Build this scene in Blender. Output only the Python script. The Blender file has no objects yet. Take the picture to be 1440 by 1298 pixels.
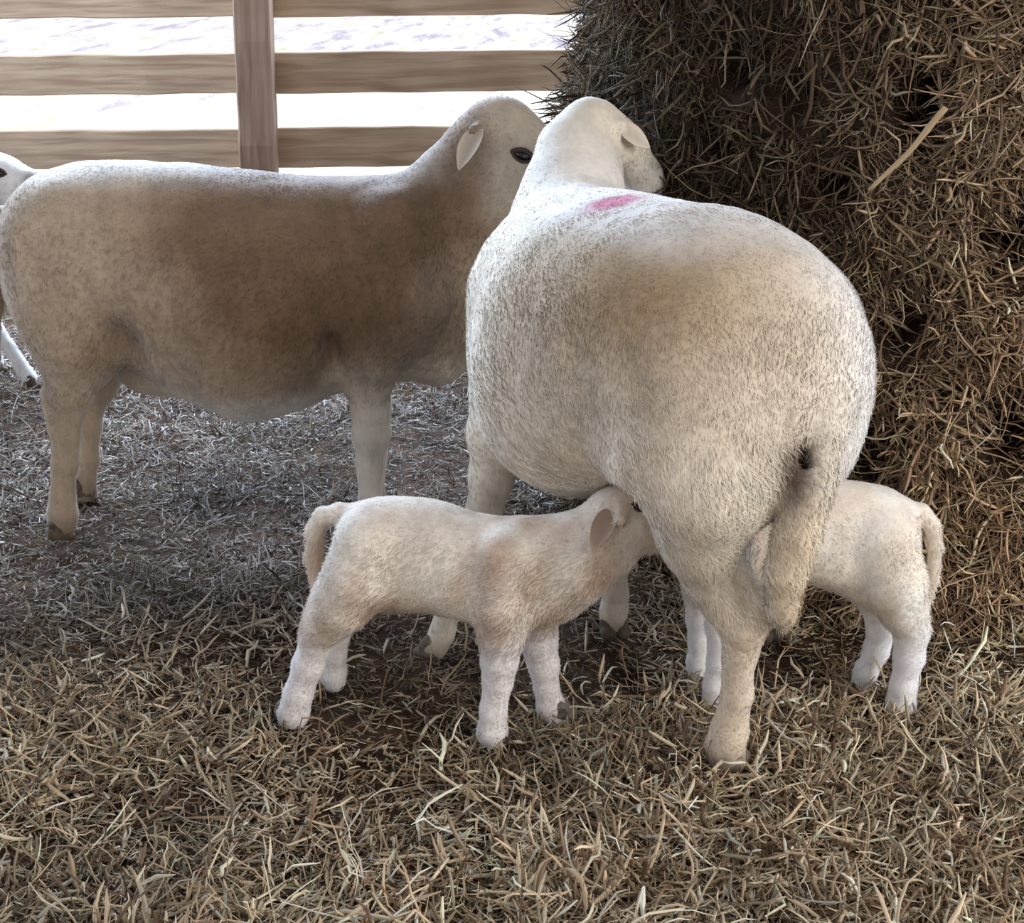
import bpy, math, random
import numpy as np
from mathutils import Vector, Matrix
rng = np.random.default_rng(7)
random.seed(7)
col = bpy.context.scene.collection

# ------------------------------------------------------------------ camera
F = 2000.0; H = 1.15; TH = math.atan(739/2000); RO = .012
R0 = np.array([1, 0, 0.]); U0 = np.array([0, math.sin(TH), math.cos(TH)]); W = np.array([0, math.cos(TH), -math.sin(TH)])
RV = R0*math.cos(RO)-U0*math.sin(RO); UV = U0*math.cos(RO)+R0*math.sin(RO)
C = np.array([0, 0, H])
def ray(x, y): return W+RV*(x-720)/F-UV*(y-649)/F
def G(x, y, z=0.):
    r = ray(x, y); return C+r*(z-H)/r[2]
def P(x, y, D):
    r = ray(x, y); return C+r*D/r[1]
cd = bpy.data.cameras.new('camera'); cam = bpy.data.objects.new('camera', cd); col.objects.link(cam)
cam.matrix_world = Matrix([[RV[0], UV[0], -W[0], 0], [RV[1], UV[1], -W[1], 0], [RV[2], UV[2], -W[2], H], [0, 0, 0, 1]])
cd.sensor_fit = 'HORIZONTAL'; cd.sensor_width = 36; cd.lens = F*36/1440; cd.clip_start = .05; cd.clip_end = 200
bpy.context.scene.camera = cam
sc = bpy.context.scene
sc.view_settings.view_transform = 'Standard'
sc.view_settings.look = 'None'
sc.view_settings.exposure = 0.0
sc.cycles.max_bounces = 6; sc.cycles.diffuse_bounces = 3; sc.cycles.caustics_reflective = False; sc.cycles.caustics_refractive = False

def lin(r, g, b):
    f = lambda c: ((c/255+.055)/1.055)**2.4 if c > 10 else c/255/12.92
    return np.array([f(r), f(g), f(b)])

# ------------------------------------------------------------------ mesh helpers
def tag(o, label=None, cat=None, group=None, kind=None):
    if label: o['label'] = label
    if cat: o['category'] = cat
    if group: o['group'] = group
    if kind: o['kind'] = kind
    return o
def empty(name, loc):
    o = bpy.data.objects.new(name, None); o.location = loc; o.empty_display_size = .1; col.objects.link(o); return o
def npmesh(name, V, faces, mat, parent=None, colr=None, nrm=None, smooth=True, matidx=None):
    """faces: list of int arrays (n,k)"""
    me = bpy.data.meshes.new(name)
    V = np.asarray(V, dtype=np.float32)
    if parent is not None:
        V = V-np.array(parent.location, dtype=np.float32)
    fl = [np.asarray(f, dtype=np.int32) for f in faces if len(f)]
    nl = sum(f.size for f in fl); nf = sum(len(f) for f in fl)
    me.vertices.add(len(V)); me.vertices.foreach_set('co', V.ravel())
    me.loops.add(nl); me.loops.foreach_set('vertex_index', np.concatenate([f.ravel() for f in fl]))
    me.polygons.add(nf)
    tot = np.concatenate([np.full(len(f), f.shape[1], dtype=np.int32) for f in fl])
    st = np.concatenate([[0], np.cumsum(tot)[:-1]]).astype(np.int32)
    me.polygons.foreach_set('loop_start', st)
    me.update(calc_edges=True); me.validate()
    me.polygons.foreach_set('use_smooth', np.full(len(me.polygons), smooth))
    if colr is not None:
        a = me.color_attributes.new('Col', 'FLOAT_COLOR', 'POINT')
        c4 = np.ones((len(V), 4), dtype=np.float32); c4[:, :3] = np.clip(colr, 0, 1)
        a.data.foreach_set('color', c4.ravel())
    if nrm is not None and len(me.vertices) == len(V):
        me.normals_split_custom_set_from_vertices(np.asarray(nrm, dtype=np.float32))
    me.materials.append(mat)
    o = bpy.data.objects.new(name, me); col.objects.link(o)
    if parent is not None: o.parent = parent
    return o

# ------------------------------------------------------------------ noise in numpy
_K = rng.normal(size=(60, 3)); _PH = rng.uniform(0, 6.28, 60)
def noise(p, f, seed=0, n=10):
    o = np.zeros(len(p))
    for i in range(n):
        j = (i+seed*7) % 60
        o += np.sin(p@(_K[j]*f)+_PH[(j+seed) % 60])
    return o/math.sqrt(n/2)/2.0     # roughly -1..1
def sstep(a, b, x):
    t = np.clip((x-a)/(b-a), 0, 1); return t*t*(3-2*t)

# ------------------------------------------------------------------ signed distance bodies
class Frame:
    def __init__(s, O, h):
        s.O = np.array([O[0], O[1], 0.]); h = np.array([h[0], h[1], 0.]); s.f = h/np.linalg.norm(h)
        s.r = np.array([s.f[1], -s.f[0], 0.])
    def B(s, a, b, z): return s.O+s.f*a+s.r*b+np.array([0, 0, z])
    def PL(s, x, y, off=0.):
        d = ray(x, y); n = s.r; t = ((s.O+n*off-C)@n)/(d@n); return C+d*t
    def loc(s, p): q = p-s.O; return q@s.f, q@s.r, q[..., 2]
class Body:
    def __init__(s): s.pr = []
    def rc(s, a, b, ra, rb, k=.03, flat=None, fs=1., sub=False, flag=''): s.pr.append(('rc', np.array(a, float), np.array(b, float), ra, rb, k, flat, fs, sub)); return s
    def chain(s, pts, k=.03, flat=None, fs=1.):
        for (a, ra), (b, rb) in zip(pts[:-1], pts[1:]):
            m = min(ra, rb); s.rc(a, b, ra, rb, min(k, (.4 if m < .04 else .8)*m+.002), flat, fs)
        return s
    def el(s, c, rad, axes, k=.04, sub=False): s.pr.append(('el', np.array(c, float), np.array(rad, float), np.array(axes, float), k, sub)); return s
    def loft(s, fr, st, k=.03, ex=2.2): s.pr.append(('lo', fr, np.array(st, float), k, ex)); return s
    def d(s, p):
        D = None
        for q in s.pr:
            sub = False
            if q[0] == 'rc':
                _, a, b, ra, rb, k, flat, fs, sub = q
                pp = p
                if flat is not None: pp = p+((p-a)@flat)[:, None]*flat*(fs-1); bb = b+((b-a)@flat)*flat*(fs-1)
                else: bb = b
                ab = bb-a; t = np.clip(((pp-a)@ab)/max(ab@ab, 1e-9), 0, 1)
                x = np.linalg.norm(pp-a-t[:, None]*ab, axis=1)-(ra+(rb-ra)*t)
            elif q[0] == 'el':
                _, c, rad, ax, k, sub = q
                l = (p-c)@ax.T
                k0 = np.linalg.norm(l/rad, axis=1); k1 = np.linalg.norm(l/rad**2, axis=1)+1e-9
                x = k0*(k0-1)/k1
            else:
                _, fr, st, k, ex = q
                a, b, z = fr.loc(p)
                S = st[:, 0]; ac = np.clip(a, S[0], S[-1])
                I = lambda j: np.interp(ac, S, st[:, j])
                cb, w, zt, zb, fc = I(1), I(2), I(3), I(4), I(5)
                cz = zb+(zt-zb)*fc
                h = np.where(z > cz, zt-cz, cz-zb); h = np.maximum(h, .004); w = np.maximum(w, .004)
                e = (np.abs((b-cb)/w)**ex+np.abs((z-cz)/h)**ex)**(1/ex)
                x = (e-1)*np.minimum(w, h)*.9
                da = np.maximum(S[0]-a, a-S[-1])
                x = np.where(da > 0, np.sqrt(np.maximum(x, 0)**2+da**2), x)
            if D is None: D = x; continue
            if sub:
                h = np.clip(.5-.5*(x+D)/k, 0, 1); D = D*(1-h)-x*h+k*h*(1-h)
            else:
                h = np.clip(.5+.5*(D-x)/k, 0, 1); D = D*(1-h)+x*h-k*h*(1-h)
        return D
    def grad(s, p, e=.0015):
        g = np.stack([s.d(p+e*v)-s.d(p-e*v) for v in np.eye(3)], 1)
        return g/(np.linalg.norm(g, axis=1)[:, None]+1e-9)
    def surf(s, px, py, D0=1.2):
        d = ray(px, py); d = d/np.linalg.norm(d); t = D0
        for _ in range(200):
            v = s.d((C+d*t)[None])[0]
            if v < .0003 or t > 8: break
            t += max(v*.6, .0003)
        return C+d*t
def densify(st, m=90):
    """smooth the stations with a Catmull style cubic"""
    st = np.array(st, float); S = st[:, 0]; xs = np.linspace(S[0], S[-1], m)
    out = [xs]
    for j in range(1, st.shape[1]):
        y = st[:, j]; mt = np.gradient(y, S)
        i = np.clip(np.searchsorted(S, xs)-1, 0, len(S)-2); h = S[i+1]-S[i]; t = (xs-S[i])/h
        out.append((2*t**3-3*t**2+1)*y[i]+(t**3-2*t**2+t)*h*mt[i]+(-2*t**3+3*t**2)*y[i+1]+(t**3-t**2)*h*mt[i+1])
    return np.stack(out, 1)
def nets(body, lo, hi, vs):
    lo = np.array(lo); n = np.ceil((np.array(hi)-lo)/vs).astype(int)+1
    ax = [lo[i]+vs*np.arange(n[i]) for i in range(3)]
    g = np.stack(np.meshgrid(*ax, indexing='ij'), -1).reshape(-1, 3)
    v = np.concatenate([body.d(c) for c in np.array_split(g, max(1, len(g)//200000))]).reshape(n)
    ins = v < 0
    c = np.zeros(np.array(n)-1, int)
    for dx in (0, 1):
        for dy in (0, 1):
            for dz in (0, 1): c += ins[dx:n[0]-1+dx, dy:n[1]-1+dy, dz:n[2]-1+dz]
    act = (c > 0) & (c < 8); idx = -np.ones(act.shape, int); idx[act] = np.arange(act.sum())
    cells = np.argwhere(act); acc = np.zeros((len(cells), 3)); cnt = np.zeros(len(cells))
    for axis in range(3):
        o = [i for i in range(3) if i != axis]
        for a in (0, 1):
            for b in (0, 1):
                p0 = cells.copy(); p0[:, o[0]] += a; p0[:, o[1]] += b; p1 = p0.copy(); p1[:, axis] += 1
                v0 = v[tuple(p0.T)]; v1 = v[tuple(p1.T)]; m = (v0 < 0) != (v1 < 0)
                t = np.where(m, v0/(v0-v1+1e-12), 0); q = p0.astype(float); q[:, axis] += t
                acc[m] += q[m]; cnt[m] += 1
    V = lo+vs*acc/cnt[:, None]
    Q = []
    for axis in range(3):
        o = [(axis+1) % 3, (axis+2) % 3]
        s0 = [slice(None)]*3; s1 = [slice(None)]*3; s0[axis] = slice(0, -1); s1[axis] = slice(1, None)
        m = ins[tuple(s0)] != ins[tuple(s1)]
        e = np.argwhere(m); e = e[(e[:, o[0]] > 0) & (e[:, o[1]] > 0) & (e[:, o[0]] < n[o[0]]-1) & (e[:, o[1]] < n[o[1]]-1)]
        f = ins[tuple(e.T)]
        def cell(a, b):
            q = e.copy(); q[:, o[0]] -= a; q[:, o[1]] -= b; return idx[tuple(q.T)]
        quad = np.stack([cell(1, 1), cell(0, 1), cell(0, 0), cell(1, 0)], 1)
        quad[~f] = quad[~f][:, ::-1]
        Q.append(quad)
    Q = np.concatenate(Q); Q = Q[(Q >= 0).all(1)]
    for _ in range(2):
        dd = body.d(V); V = V-body.grad(V)*np.clip(dd, -vs, vs)[:, None]*.9
    return V, Q

def coat(body, V, Q, colf, flow, n, ln, wd, lift=.35, bump=.002, seed=1, dens=None):
    """add short combed hair as thin blades that belong to the same skin mesh"""
    N = body.grad(V, .003)
    V = V+N*((noise(V, 35, seed)*bump+noise(V, 120, seed+3)*bump*.35)[:, None])
    Cc = colf(V, N)
    a, b, c, d = V[Q[:, 0]], V[Q[:, 1]], V[Q[:, 2]], V[Q[:, 3]]
    ar = np.linalg.norm(np.cross(c-a, d-b), axis=1)
    if dens is not None: ar = ar*dens((a+c)/2)
    pick = rng.choice(len(Q), n, p=ar/ar.sum())
    u, w = rng.random(n)[:, None], rng.random(n)[:, None]
    mix = lambda X: (X[Q[pick, 0]]*(1-u)+X[Q[pick, 1]]*u)*(1-w)+(X[Q[pick, 3]]*(1-u)+X[Q[pick, 2]]*u)*w
    p = mix(V); nn = mix(N); nn /= np.linalg.norm(nn, axis=1)[:, None]; cc = mix(Cc)
    fl = flow(p, nn)+rng.normal(size=(n, 3))*.28+.35*np.stack([noise(p, 22, seed+k) for k in (5, 6, 7)], 1)
    fl -= nn*(fl*nn).sum(1)[:, None]; fl /= np.linalg.norm(fl, axis=1)[:, None]+1e-9
    topf = sstep(.35, .8, nn[:, 2]); L = ln(p)*rng.uniform(.6, 1.3, n)*(1-.45*topf); side = np.cross(nn, fl)
    lf = (lift*rng.uniform(.4, 1.5, n)*(1-.6*topf))[:, None]
    Lc = L[:, None]
    p0 = p-nn*.0015; p1 = p+fl*Lc*.5+nn*Lc*.5*lf*1.3; p2 = p+fl*Lc+nn*Lc*lf*.9
    hw = (wd*rng.uniform(.6, 1.3, n))[:, None]
    X = np.stack([p0-side*hw, p0+side*hw, p1+side*hw*.8, p1-side*hw*.8, p2], 1).reshape(-1, 3)
    b0 = len(V)+5*np.arange(n)
    # orientation so the geometric normal agrees with the skin normal
    q1 = np.stack([b0, b0+3, b0+2, b0+1], 1); t1 = np.stack([b0+3, b0+4, b0+2], 1)
    g = np.cross(X[3::5]-X[0::5], X[1::5]-X[0::5]); flip = (g*nn).sum(1) < 0
    q1[flip] = q1[flip][:, ::-1]; t1[flip] = t1[flip][:, ::-1]
    cv = np.clip(cc*(1+rng.normal(size=(n, 1))*.10), 0, 1)
    tipc = np.clip(cv*1.07, 0, 1)
    CC = np.stack([cv*.86, cv*.86, cv, cv, tipc], 1).reshape(-1, 3)
    NN = nn+fl*.12+rng.normal(size=(n, 3))*.07; NN /= np.linalg.norm(NN, axis=1)[:, None]
    NN = np.repeat(NN, 5, 0)
    return np.concatenate([V, X]), [np.concatenate([Q, q1]), t1], np.concatenate([Cc, CC]), np.concatenate([N, NN])

# ------------------------------------------------------------------ materials
def new_mat(name):
    m = bpy.data.materials.new(name); m.use_nodes = True; nt = m.node_tree; b = nt.nodes['Principled BSDF']; return m, nt, b
def fur_mat(name, var=.10, scale=60, sheen=.25):
    m, nt, b = new_mat(name); n = nt.nodes
    at = n.new('ShaderNodeAttribute'); at.attribute_name = 'Col'
    tc = n.new('ShaderNodeTexCoord'); mp = n.new('ShaderNodeMapping'); mp.inputs['Scale'].default_value = (1, 1, .45)
    nz = n.new('ShaderNodeTexNoise'); nz.inputs['Scale'].default_value = scale; nz.inputs['Detail'].default_value = 5
    mr = n.new('ShaderNodeMapRange'); mr.inputs['From Min'].default_value = .3; mr.inputs['From Max'].default_value = .7
    mr.inputs['To Min'].default_value = 1-var; mr.inputs['To Max'].default_value = 1+var
    mx = n.new('ShaderNodeVectorMath'); mx.operation = 'SCALE'
    L = nt.links
    L.new(tc.outputs['Object'], mp.inputs['Vector']); L.new(mp.outputs[0], nz.inputs['Vector']); L.new(nz.outputs['Fac'], mr.inputs['Value'])
    L.new(at.outputs['Color'], mx.inputs[0]); L.new(mr.outputs[0], mx.inputs['Scale']); L.new(mx.outputs[0], b.inputs['Base Color'])
    b.inputs['Roughness'].default_value = .85; b.inputs['Specular IOR Level'].default_value = .15
    b.inputs['Sheen Weight'].default_value = sheen; b.inputs['Sheen Roughness'].default_value = .5
    return m
def straw_mat(name, tr=.0):
    m, nt, b = new_mat(name); n = nt.nodes; at = n.new('ShaderNodeAttribute'); at.attribute_name = 'Col'
    nt.links.new(at.outputs['Color'], b.inputs['Base Color']); b.inputs['Roughness'].default_value = .7; b.inputs['Specular IOR Level'].default_value = .16
    return m
def simple_mat(name, c, rough=.6, noise_s=None, c2=None, spec=.3, bump=0, stretch=(1, 1, 1)):
    m, nt, b = new_mat(name); n = nt.nodes; L = nt.links
    b.inputs['Roughness'].default_value = rough; b.inputs['Specular IOR Level'].default_value = spec
    if noise_s is None: b.inputs['Base Color'].default_value = (*c, 1); return m
    tc = n.new('ShaderNodeTexCoord'); mp = n.new('ShaderNodeMapping'); mp.inputs['Scale'].default_value = stretch
    nz = n.new('ShaderNodeTexNoise'); nz.inputs['Scale'].default_value = noise_s; nz.inputs['Detail'].default_value = 8; nz.inputs['Roughness'].default_value = .65
    cr = n.new('ShaderNodeValToRGB'); cr.color_ramp.elements[0].position = .32; cr.color_ramp.elements[1].position = .68
    cr.color_ramp.elements[0].color = (*c, 1); cr.color_ramp.elements[1].color = (*c2, 1)
    L.new(tc.outputs['Object'], mp.inputs['Vector']); L.new(mp.outputs[0], nz.inputs['Vector']); L.new(nz.outputs['Fac'], cr.inputs['Fac']); L.new(cr.outputs[0], b.inputs['Base Color'])
    if bump:
        bp = n.new('ShaderNodeBump'); bp.inputs['Strength'].default_value = bump; bp.inputs['Distance'].default_value = .01
        L.new(nz.outputs['Fac'], bp.inputs['Height']); L.new(bp.outputs[0], b.inputs['Normal'])
    return m
M_EWE = fur_mat('sheep_coat', .09, 70); M_LAMB = fur_mat('lamb_coat', .08, 110, .2)
M_SKIN = fur_mat('ear_skin', .06, 90, .1)
M_HOOF = simple_mat('hoof_horn', tuple(lin(78, 66, 58)), .6, 40, tuple(lin(126, 110, 94)))
M_HOOFL = simple_mat('lamb_hoof_horn', tuple(lin(60, 55, 58)), .5, 60, tuple(lin(150, 135, 120)))
M_EYE = simple_mat('eye_dark', tuple(lin(18, 13, 12)), .12, spec=.6)
M_LID = simple_mat('eyelid_skin', tuple(lin(70, 56, 52)), .6)
M_STRAW = straw_mat('dry_straw'); M_HAY = straw_mat('dry_hay')

# ------------------------------------------------------------------ animal helpers
def make_body(name, root, body, lo, hi, vs, colf, flow, n, ln, wd, mat, **kw):
    V, Q = nets(body, lo, hi, vs)
    V, fs, cc, nn = coat(body, V, Q, colf, flow, n, ln, wd, **kw)
    return npmesh(name, V, fs, mat, root, cc, nn)
def hoof(root, foot, dirx, L=.062, Wd=.05, Hh=.036, mat=M_HOOF, sink=0.):
    """cloven hoof: two claws side by side"""
    d = np.array([dirx[0], dirx[1], 0.]); d /= np.linalg.norm(d); s = np.array([d[1], -d[0], 0.])
    b = Body(); f = np.array([foot[0], foot[1], sink])
    up = np.array([0, 0, 1.])
    for k in (-1, 1):
        c = f+s*k*Wd*.25
        b.rc(c-d*L*.22+up*Hh*.55, c+d*L*.30-s*k*Wd*.06+up*Hh*.34, Wd*.27, Wd*.17, .003)
        b.rc(c-d*L*.12+up*Hh*1.05, c+d*L*.02+up*Hh*.8, Wd*.23, Wd*.22, .006)
    b.el(f-up*(.5), (1, 1, .5), np.eye(3), .002, sub=True)
    V, Q = nets(b, f-np.array([.06, .06, .01]), f+np.array([.06, .06, Hh*2.4]), max(.0028, Wd/16))
    return npmesh('hoof', V, [Q], mat, root, None, b.grad(V))
def ear(root, base, tip, width, nrm, c_out, c_in, cup=.35, droop=.0, name='ear'):
    base = np.array(base); tip = np.array(tip); ax = tip-base; L = np.linalg.norm(ax); ax = ax/L
    nrm = np.array(nrm, float); nrm -= ax*(nrm@ax); nrm /= np.linalg.norm(nrm); sd = np.cross(ax, nrm)
    nu, nv = 22, 13; th = width*.07
    t = np.linspace(0, 1, nu); prof = np.sin(np.pi*np.clip(t*.86+.14, 0, 1))**.75; prof[-1] = .04
    prof = prof*(1-.25*t); prof[0] = .42
    Vt = []; Cl = []
    for lay in (1, -1):
        for i in range(nu):
            for j in range(nv):
                s = (j/(nv-1)*2-1); w = width/2*prof[i]
                edge = 1-abs(s)**3
                p = base+ax*L*t[i]+sd*s*w*math.cos(cup*abs(s))+nrm*(cup*w*s*s+droop*L*t[i]**2+lay*th*.5*edge*(.4+.6*(1-t[i])))
                Vt.append(p); Cl.append(np.array(c_in)*(.72+.28*abs(s)**1.5)*(.85+.15*t[i]) if lay == 1 else c_out)
    Vt = np.array(Vt); Cl = np.array(Cl)
    Qf = []
    for i in range(nu-1):
        for j in range(nv-1):
            a = i*nv+j; Qf.append([a, a+nv, a+nv+1, a+1]); b = nu*nv+a; Qf.append([b, b+1, b+nv+1, b+nv])
    for i in range(nu-1):
        for j, fl in ((0, 0), (nv-1, 1)):
            a = i*nv+j; b = a+nu*nv; q = [a, b, b+nv, a+nv]; Qf.append(q if fl == 0 else q[::-1])
    for j in range(nv-1):
        for i, fl in ((0, 1), (nu-1, 0)):
            a = i*nv+j; b = a+nu*nv; q = [a, b, b+1, a+1]; Qf.append(q if fl == 0 else q[::-1])
    o = npmesh(name, Vt, [np.array(Qf)], M_SKIN, root, Cl)
    return o
def eye(root, p, out, along, r=.011):
    p = np.array(p); out = np.array(out)/np.linalg.norm(out); along = np.array(along, float); along -= out*(along@out); along /= np.linalg.norm(along); up = np.cross(out, along)
    nu, nv = 16, 10; V = []; 
    for i in range(nv+1):
        a = math.pi*i/nv
        for j in range(nu):
            b = 2*math.pi*j/nu
            V.append(p-out*r*.35+out*math.cos(a)*r*.8+along*math.sin(a)*math.cos(b)*r*1.25+up*math.sin(a)*math.sin(b)*r*.75)
    Q = [[i*nu+j, (i+1)*nu+j, (i+1)*nu+(j+1) % nu, i*nu+(j+1) % nu] for i in range(nv) for j in range(nu)]
    e = npmesh('eye', np.array(V), [np.array(Q)], M_EYE, root)
    # lids: two arched rolls of skin above and below
    b_ = Body(); first = True
    for sg in (1, -1):
        pts = []
        for k in range(7):
            t = k/6*2-1
            pts.append((p+along*t*r*1.55+up*sg*r*.78*(1-t*t*.9)+out*r*(.25*(1-t*t)-.15), r*(.30 if sg > 0 else .22)))
        b_.chain(pts, .002)
    V2, Q2 = nets(b_, p-np.ones(3)*r*2.6, p+np.ones(3)*r*2.6, r*.13)
    lid = npmesh('eyelid', V2, [Q2], M_LID, e if False else root, None, b_.grad(V2, .0008))
    return e

# ================================================================== standing ewe seen side-on, at left
def tan(*c): return lin(*c)
def left_ewe():
    fr = Frame((-1.0, 2.80), (.998, -.05)); PL = fr.PL
    root = empty('ewe', (-.60, 2.76, 0))
    tag(root, 'tan-sided ewe standing side-on in front of the wooden fence, dark-eyed head up', 'sheep', 'grown sheep in the barn')
    b = Body(); st = []
    for x, t, u, w, fc in [(4, 345, 400, .03, .5), (14, 292, 440, .095, .55), (36, 257, 470, .14, .55), (80, 236, 495, .18, .55), (150, 228, 505, .205, .5), (240, 231, 552, .225, .42),
                           (330, 240, 586, .245, .38), (400, 246, 576, .24, .38), (460, 250, 552, .215, .42), (520, 254, 536, .185, .45), (575, 257, 532, .16, .45), (625, 268, 520, .125, .45), (655, 310, 485, .075, .5), (668, 350, 450, .03, .5)]:
        T = PL(x, t); B = PL(x, u, 0.03); a = fr.loc(T)[0]
        st.append((a, 0, w, T[2], B[2], fc))
    b.loft(fr, densify(st), ex=2.15)
    r = fr.r; f = fr.f
    # hips, thigh, near hind leg (off>0 is the near side)
    for off, sh, foot, hk in ((.115, 0, (88, 748), (93, 588)), (-.115, 32, None, None)):
        sg = 1 if off > 0 else -1
        j = lambda x, y, o=off: PL(x+sh, y-(0 if sh == 0 else 6), o)
        b.chain([(j(92, 350, sg*.09), .105), (j(102, 440, sg*.11), .098), (j(108, 490, sg*.12), .073), (j(99, 540, sg*.115), .043), (j(92, 578), .033)], .05, r, 1.25)
        b.rc(j(120, 480, sg*.13), j(104, 545, sg*.115), .05, .03, .05)
        b.rc(j(70, 555), j(80, 600), .015, .021, .02)                 # hock point (heel)
        b.chain([(j(92, 578), .032), (j(91, 605), .029), (j(91, 650), .0245), (j(88, 700), .0235), (j(88, 722), .029), (j(88, 738), .027)], .012, r, 1.25)
    # shoulder and front legs
    for off, sh, dy in ((.10, 0, 0), (-.09, 4, -4)):
        sg = 1 if off > 0 else -1
        j = lambda x, y, o=off: PL(x+sh, y+dy, o)
        b.chain([(j(560, 330, sg*.085), .085), (j(560, 420, sg*.12), .095), (j(520, 485, sg*.115), .07), (j(517, 530, sg*.105), .047), (j(520, 575), .036), (j(521, 612), .037), (j(521, 650), .026), (j(521, 700), .0235), (j(521, 735), .029), (j(523, 752), .026)], .03, r, 1.2)
    # brisket
    b.rc(PL(590, 470), PL(618, 500), .085, .055, .05)
    # neck and head
    b.chain([(PL(565, 355), .145), (PL(632, 325), .118), (PL(660, 272), .098), (PL(682, 222), .084)], .045, r, 1.15)
    b.rc(PL(640, 420), PL(690, 330), .09, .055, .08)
    hz = .03
    b.el(PL(712, 208, hz), (.088, .078, .07), np.array([(PL(760, 250)-PL(712, 208)), (PL(754, 160)-PL(712, 208)), r])/1., .03) if False else None
    hx = PL(760, 268, .05)-PL(712, 200, .02); hx /= np.linalg.norm(hx); hs = r-hx*(r@hx); hs /= np.linalg.norm(hs); hu = np.cross(hs, hx)
    if hu[2] < 0: hu = -hu
    A = np.array([hx, hu, hs])
    c = PL(714, 205, .02)
    b.el(c, (.098, .078, .066), A, .03)
    b.el(c+hx*.045-hu*.045, (.095, .062, .058), A, .03)      # cheek and jaw
    b.rc(c+hx*.05, c+hx*.185-hu*.018, .06, .036, .03, hs, 1.15)   # muzzle
    b.el(c+hx*.205-hu*.022, (.03, .034, .034), A, .02)
    b.el(c+hx*.055+hu*.03, (.075, .045, .034), A, .03)       # roman nose bridge
    for s in (-1, 1):
        b.el(c+hx*.028+hu*.03+hs*s*.050, (.032, .020, .016), A, .02)     # brow
        b.rc(c-hx*.042-hu*.018+hs*s*.045, c-hx*.048-hu*.026+hs*s*.072, .016, .012, .012)   # ear root
    b.el(PL(466, 500, .19), (.016, .035, .045), np.array([f, r, [0, 0, 1]]), .03, sub=True)
    b.el(PL(168, 490, .20), (.03, .03, .04), np.array([f, r, [0, 0, 1]]), .05, sub=True)
    b.el(PL(235, 520, .02), (.10, .08, .05), np.array([f, r, [0, 0, 1]]), .03)
    # tail
    tp = [PL(4, 320)-f*.005, PL(-12, 345), PL(-22, 420), PL(-24, 500), PL(-18, 570)]
    b.chain([(tp[0], .045), (tp[1], .036), (tp[2], .036), (tp[3], .034), (tp[4], .018)], .025)
    cream, sand, brown, pale = lin(228, 216, 200), lin(186, 166, 144), lin(122, 96, 74), lin(240, 236, 230)
    def colf(p, n):
        a, s, z = fr.loc(p)
        q = np.repeat(sand[None], len(p), 0)
        m = np.exp(-(((a-.66)/.28)**2+((z-.55)/.21)**2)**1.3)*(1+.3*noise(p, 9, 3))+.55*sstep(.55, .66, z+.02*noise(p, 9, 6))*sstep(.15, .45, a)*sstep(1.08, .95, a); m = np.clip(m*1.1, 0, .95)[:, None]
        q = q*(1-m)+brown*m
        m = np.exp(-(((a-.24)/.07)**2+((z-.40)/.08)**2))[:, None]*.7; q = q*(1-m)+brown*m  # shade of the flank fold painted in brown
        m = (sstep(.36, .27, z)*sstep(.25, .35, a))[:, None]*.8; q = q*(1-m)+pale*m
        m = (np.exp(-(((a-.57)/.09)**2+((z-.295)/.04)**2))*(s > 0))[:, None]*.85; q = q*(1-m)+pale*m
        m = (np.exp(-(((a-.30)/.12)**2+((z-.30)/.08)**2))*(s > 0))[:, None]*.6; q = q*(1-m)+cream*m
        m = sstep(.71, .745, z+.02*noise(p, 10, 2))[:, None]*sstep(.95, .80, a)[:, None]*.25; q = q*(1-m)+pale*m  # rim light along the back painted paler into the coat
        m = (sstep(.62, .7, a)*sstep(.42, .34, z))[:, None]*.55; q = q*(1-m)+cream*m
        m = (sstep(.93, .99, a)*sstep(.6, .7, z))[:, None]*.4; q = q*(1-m)+cream*m
        m = (sstep(.08, .0, z)*.5)[:, None]; q = q*(1-m)+lin(120, 104, 74)*m
        q = q*(1+.13*noise(p*np.array([1, 1, .35]), 60, 4))[:, None]
        return np.clip(q, 0, 1)
    def flow(p, n):
        a, s, z = fr.loc(p); o = np.zeros_like(p); o -= fr.f*.35; o[:, 2] -= .9
        return o
    ln = lambda p: np.where(p[:, 2] < .3, .006, .012)*np.where((p[:, 2] > .66) & (p[:, 0] > -.08), .6, 1)
    V0 = make_body('body', root, b, (-1.16, 2.42, -.005), (.33, 3.12, .92), .0095, colf, flow, 85000, ln, .0009, M_EWE, seed=2, bump=.0025, lift=.2,
                   dens=lambda p: 1+1.5*(p[:, 2] > .68))
    for x, y, o in ((88, 748, .115), (120, 742, -.115), (523, 759, .10), (527, 755, -.09)):
        q = PL(x, y, o); hoof(root, q, fr.f, .07, .056, .04)
    e = b.surf(735, 219); eye(root, e, b.grad(e[None])[0], hx*.5+np.array([.8, 0, 0]), .0135)
    e2 = e-2*hs*((e-c)@hs)
    for _ in range(8): e2 = e2-b.grad(e2[None])[0]*b.d(e2[None])[0]
    eye(root, e2, b.grad(e2[None])[0], hx, .0125)
    eb = b.surf(673, 182)+np.array([0, .006, 0]); et = P(645, 240, 2.63)
    o = ear(root, eb, et, .052, np.array([-.5, -.8, .1]), lin(226, 214, 198), lin(222, 204, 184), .3)
    M_ = np.eye(3)-2*np.outer(hs, hs)
    ear(root, c+M_@(eb-c), c+M_@(eb-c)+np.array([-.02, .05, -.075]), .052, np.array([-.5, .8, .3]), lin(226, 214, 198), lin(222, 204, 184), .3)
    # nostril
    return b
bL = left_ewe()

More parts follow.
